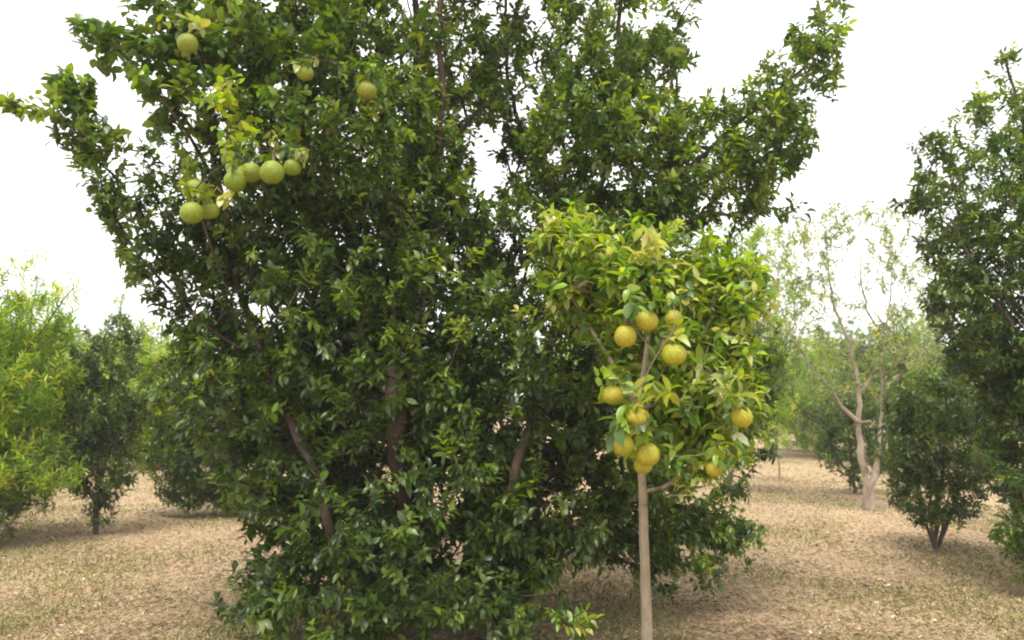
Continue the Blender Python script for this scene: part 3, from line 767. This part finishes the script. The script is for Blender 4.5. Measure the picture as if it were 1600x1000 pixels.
# white trunked sparse tree
b = G(1358, 799); d = b[1]
build_tree('pale_trunk_tree', b, 'thin airy tree with a forked whitish trunk and few olive leaves', 'tree',
    [([b + (0, 0, -.1), b + (0, 0, .05), P(1357, 780, d), P(1358, 762, d)], 0.1, 0.078),
     ([P(1358, 762, d), P(1350, 735, d), P(1344, 705, d), P(1342, 660, d), P(1341, 600, d)], 0.056, 0.034),
     ([P(1341, 600, d), P(1330, 545, d), P(1305, 480, d), P(1292, 400, d), P(1290, 340, d)], 0.032, 0.005),
     ([P(1358, 762, d), P(1367, 745, d), P(1368, 725, d)], 0.06, 0.045),
     ([P(1368, 725, d), P(1373, 700, d), P(1376, 640, d), P(1378, 570, d), P(1390, 480, d + .2), P(1395, 400, d + .3)], 0.028, 0.005),
     ([P(1342, 665, d), P(1325, 645, d), P(1300, 610, d), P(1265, 570, d), P(1245, 530, d)], 0.035, 0.008),
     ([P(1342, 662, d), P(1352, 660, d - .1), P(1362, 658, d - .2)], 0.025, 0.015),
     ([P(1377, 620, d), P(1400, 590, d), P(1430, 565, d), P(1460, 510, d)], 0.035, 0.008),
     ([P(1342, 620, d), P(1360, 590, d), P(1380, 545, d), P(1350, 470, d), P(1345, 400, d)], 0.028, 0.007),
     ([P(1265, 570, d), P(1225, 500, d), P(1215, 420, d)], 0.015, 0.005)],
    [(1300, 345, 75, 30, d, .6, 1.3, 'o'), (1390, 345, 65, 32, d, .6, 1.3, 'o'), (1250, 390, 65, 60, d, .7, .8, 'o'), (1330, 420, 90, 60, d, .8, .45, 'o'), (1240, 480, 65, 60, d, .7, .7, 'o'),
     (1430, 410, 50, 60, d, .6, .9, 'o'), (1330, 520, 70, 60, d, .7, .7, 'o'), (1440, 510, 50, 70, d, .6, 1.1, 'o'), (1390, 580, 60, 50, d, .6, .9, 'o'), (1290, 590, 60, 40, d, .6, .7, 'o')],
    dens=190, L=0.085, W=0.4, k=9, tw=.22, holes=.36, bark=M_BARK_PALE, leafm=M_LEAF_SOFT, extra_k=0.0, cap=0.014, droop=0.2)

b = G(1140, 772); d = b[1]
build_tree('airy_tree', b, 'light green airy tree rising behind the right side of the fruiting crown', 'tree',
    [([b + (0, 0, -.1), P(1145, 700, d), P(1160, 600, d), P(1190, 480, d), P(1200, 380, d)], 0.05, 0.008), ([P(1160, 600, d), P(1215, 520, d), P(1240, 440, d)], 0.02, 0.006)],
    [(1200, 400, 50, 60, d, .7, .8, 'w'), (1225, 480, 45, 60, d, .7, .9, 'w'), (1190, 560, 60, 60, d, .8, 1.1, 'm'), (1180, 640, 60, 50, d, .8, 1.1, 'w'), (1150, 480, 60, 80, d, .8, .8, 'm'), (1160, 370, 40, 40, d, .5, .8, 'w')],
    dens=100, L=0.10, W=0.36, k=10, tw=.22, upright=.4, leafm=M_LEAF_SOFT, hi=False, bark=M_BARK_DARK)

# bare twiggy shrub behind on the right
b = G(1532, 752); d = b[1]
build_tree('twiggy_shrub', b, 'half bare shrub of dark twigs just right of the dense fanning shrub', 'shrub',
    [([b + (0, 0, -.05), P(1530, 700, d), P(1528, 640, d)], 0.05, 0.015), ([b, P(1545, 715, d), P(1560, 670, d)], 0.03, 0.008), ([b, P(1520, 700, d), P(1510, 650, d)], 0.03, 0.008)],
    [(1530, 680, 45, 55, d, .8, .5, 'd'), (1530, 610, 60, 40, d, .8, 1.0, 'm')],
    dens=45, L=0.09, W=0.4, k=5, tw=.2, hi=False, bark=M_BARK, extra_k=0)

# far sapling
b = G(1218, 748); d = b[1]
build_tree('sapling', b, 'tiny far sapling with thin straight stem and small yellow green crown by the lane', 'sapling',
    [([b + (0, 0, -.05), P(1217, 720, d), P(1214, 695, d), P(1212, 665, d)], 0.022, 0.01)],
    [(1212, 680, 26, 22, d, .4, 1.0, 'y'), (1205, 650, 28, 25, d, .4, .8, 'y')],
    dens=130, L=0.11, W=0.42, k=9, hi=False, bark=M_BARK_STEM)

# ------------------------------------------------------------------ background trees, three kinds then copies
def proto(name, label, hgt, wid, pal, dens, low=0.25, shape='round', L=.13, W=.4, k=9, droop=.2, bark=M_BARK_DARK, seed=0, loc=(0, 30), group=None, upright=.25):
    # built in place through the same pixel maths, d metres ahead
    x, dd = loc
    b0 = np.array([x, dd, 0.0])
    s = F_PX / dd
    px0 = 800 + x * s
    pyg = lambda z: None
    def Q(dx, z): return np.array([x + dx, dd, z])
    def blob(dx, z, rx, rz, rd, df, pal_):
        # back to pixel for sample_blobs
        v = Q(dx, z) - np.array([0, 0, CAM_H])
        yc = v[2] * cp - v[1] * sp_; zc = v[1] * cp + v[2] * sp_
        px = 800 + v[0] / zc * F_PX; py = 500 - yc / zc * F_PX
        return (px, py, rx * F_PX / dd, rz * F_PX / dd, dd, rd, df, pal_)
    r_ = random.Random(seed)
    limbs = [([b0 + (0, 0, -.1), Q(.02 * hgt * r_.uniform(-1, 1), hgt * .3), Q(.05 * hgt * r_.uniform(-1, 1), hgt * .6), Q(.05 * r_.uniform(-1, 1) * hgt, hgt * .9)], 0.018 * hgt, 0.01)]
    for q in range(4):
        sgn = -1 if q % 2 else 1
        z0 = hgt * r_.uniform(.15, .35)
        limbs.append(([Q(0, z0), Q(sgn * wid * .25, z0 + hgt * .2) + np.array([0, r_.uniform(-.5, .5), 0]), Q(sgn * wid * r_.uniform(.3, .45), z0 + hgt * .45) + np.array([0, r_.uniform(-1, 1) * wid * .3, 0])], 0.009 * hgt, 0.008))
    blobs = []
    nb = 9
    for q in range(nb):
        t = low + (1 - low) * (q + .5) / nb
        wz = {'round': math.sin(math.pi * min(1, (t - low) / (1 - low) * .8 + .15)), 'col': .8 - .5 * t, 'vase': .35 + .6 * t if t < .75 else 1.1 - .7 * t}[shape]
        for sgn in (-1, 1):
            blobs.append(blob(sgn * wid * .22 * wz * r_.uniform(.5, 1.3), hgt * t + r_.uniform(-.1, .1) * hgt * .4, wid * .30 * wz, hgt * .09 * r_.uniform(.8, 1.4), wid * .42 * wz, r_.uniform(.7, 1.2), pal if r_.random() < .8 else 'm'))
    return build_tree(name, b0, label, 'tree', limbs, blobs, dens, L=L, W=W, k=k, tw=.3, droop=droop, hi=False, bark=bark, leafm=M_LEAF_SOFT, group=group, step=.3, sides=8, tsides=3, cap=.05, upright=upright)

GB = 'hazy orchard trees in the background'
def at_px(px, dist): return ((px - 800) / F_PX * dist, dist)
A = proto('background_tree', 'pale green far tree left of the lane, its low crown over the sapling', 4.0, 3.6, 'w', 40, low=.05, seed=1, loc=at_px(1255, 27), group=GB)
Bq = proto('background_tree', 'dark bushy tree directly behind the pale trunk', 4.2, 3.8, 'd', 40, low=.05, seed=2, loc=at_px(1395, 22), group=GB)
Cq = proto('background_tree', 'slender pale feathery tree rising right behind the bright yellow green crown', 6.0, 2.2, 'w', 36, low=.15, shape='col', seed=3, loc=at_px(1195, 24), group=GB, upright=.7)
Dq = proto('background_tree', 'hazy olive tree behind the vase shrub and the twiggy shrub', 5.6, 4.0, 'o', 14, low=.15, shape='vase', seed=4, loc=at_px(1480, 20), group=GB)
def put(src, px, dist, rz, s, label):
    x, y = at_px(px, dist)
    copy_tree(src, (x, y, 0), rz, (s, s, s), label)
put(A, 150, 30, 1.0, 1.15, 'far pale tree top showing just left of the small vase shaped tree')
put(Cq, 185, 26, 2.0, 0.95, 'narrow hazy spire of a tree far behind the small vase shaped tree')
put(Cq, 45, 22, 4.0, 0.95, 'narrow tree top poking up behind the bright feathery tree')
put(A, 120, 36, 2.2, 1.2, 'far dark tree between the feathery tree and the small vase shaped tree')
put(A, 270, 32, 3.0, 1.0, 'far light green tree between the small vase tree and the wide low tree')
put(Bq, 1240, 45, 4.0, 1.1, 'distant rounded tree at the far left end of the grassy lane')
put(A, 1290, 24, 2.6, .95, 'light green tree on the right side of the grassy lane, behind the round shrub')
put(A, 225, 20, 5.0, .95, 'hazy light green tree close behind the small vase shaped tree')
put(Bq, 1540, 24, 1.2, 1.05, 'dark tree in the distance between the twiggy shrub and the right edge')
put(A, 1430, 33, 4.4, 1.3, 'far light green tree seen over the vase shrub')
put(Dq, 1330, 40, 2.0, 1.0, 'distant olive tree behind the airy crown of the white trunked tree')
put(A, 1330, 52, 0.4, 1.2, 'farthest green tree low behind the white trunked tree')
put(Bq, 1225, 75, 1.4, 1.2, 'tiny tree closing the far end of the grassy lane')
put(Bq, 20, 30, 3.3, 1.2, 'far dark tree hidden mostly by the feathery tree')
put(A, 900, 30, 3.9, 1.2, 'far tree glimpsed through the huge tree, above the right fork')
put(Bq, 560, 28, .9, 1.2, 'far tree glimpsed through the left half of the huge tree')
put(A, 720, 34, 5.9, 1.3, 'far tree glimpsed through the middle of the huge tree')
put(Bq, 1090, 32, 5.2, 1.2, 'far tree glimpsed behind the slim fruiting tree')
put(A, 400, 26, 5.2, 1.1, 'far light tree glimpsed above the wide low tree')

# distant wood on the horizon: reads as one mass
def far_wood():
    n = 42000
    x = rng.uniform(-95, 95, n); y = rng.uniform(80, 105, n)
    hmax = 6.5 + 2.2 * np.sin(x * .21) + 1.5 * np.sin(x * .53 + 1) + 1.2 * np.sin(x * 1.3)
    z = rng.uniform(size=n) ** .7 * hmax
    d = rng.normal(size=(n, 3)); nn = rng.normal(size=(n, 3)); nn[:, 2] += .6
    L = rng.uniform(.5, 1.1, n)
    c = MID[rng.integers(0, 4, n)] * rng.lognormal(0, .2, n)[:, None]
    v, f, cc = leaves(np.stack([x, y, z], -1), d, nn, L, L * .55, c, False)
    o = link('distant_wood', make_mesh('distant_wood', v, [f], cc, M_LEAF_SOFT))
    tag(o, 'pale hazy wood along the horizon beyond the orchard', 'wood', kind='stuff')
far_wood()

# ------------------------------------------------------------------ haze
def haze():
    v = []
    x0, x1, y0, y1, z0, z1 = -110, 110, -6, 120, -1.0, 14
    for z in (z0, z1):
        for y in (y0, y1):
            for x in (x0, x1): v.append((x, y, z))
    f = np.array([[0, 2, 3, 1], [4, 5, 7, 6], [0, 1, 5, 4], [2, 6, 7, 3], [0, 4, 6, 2], [1, 3, 7, 5]])
    m, t, out = newmat('haze_air')
    pv = t.nodes.new('ShaderNodeVolumePrincipled')
    pv.inputs['Color'].default_value = (0.95, 0.96, 0.97, 1)
    pv.inputs['Density'].default_value = 0.0018
    t.links.new(pv.outputs[0], out.inputs['Volume'])
    o = link('haze', make_mesh('haze', v, [f], None, m, smooth=False))
    tag(o, 'thin pale haze hanging in the air of the orchard', 'haze', kind='stuff')
haze()
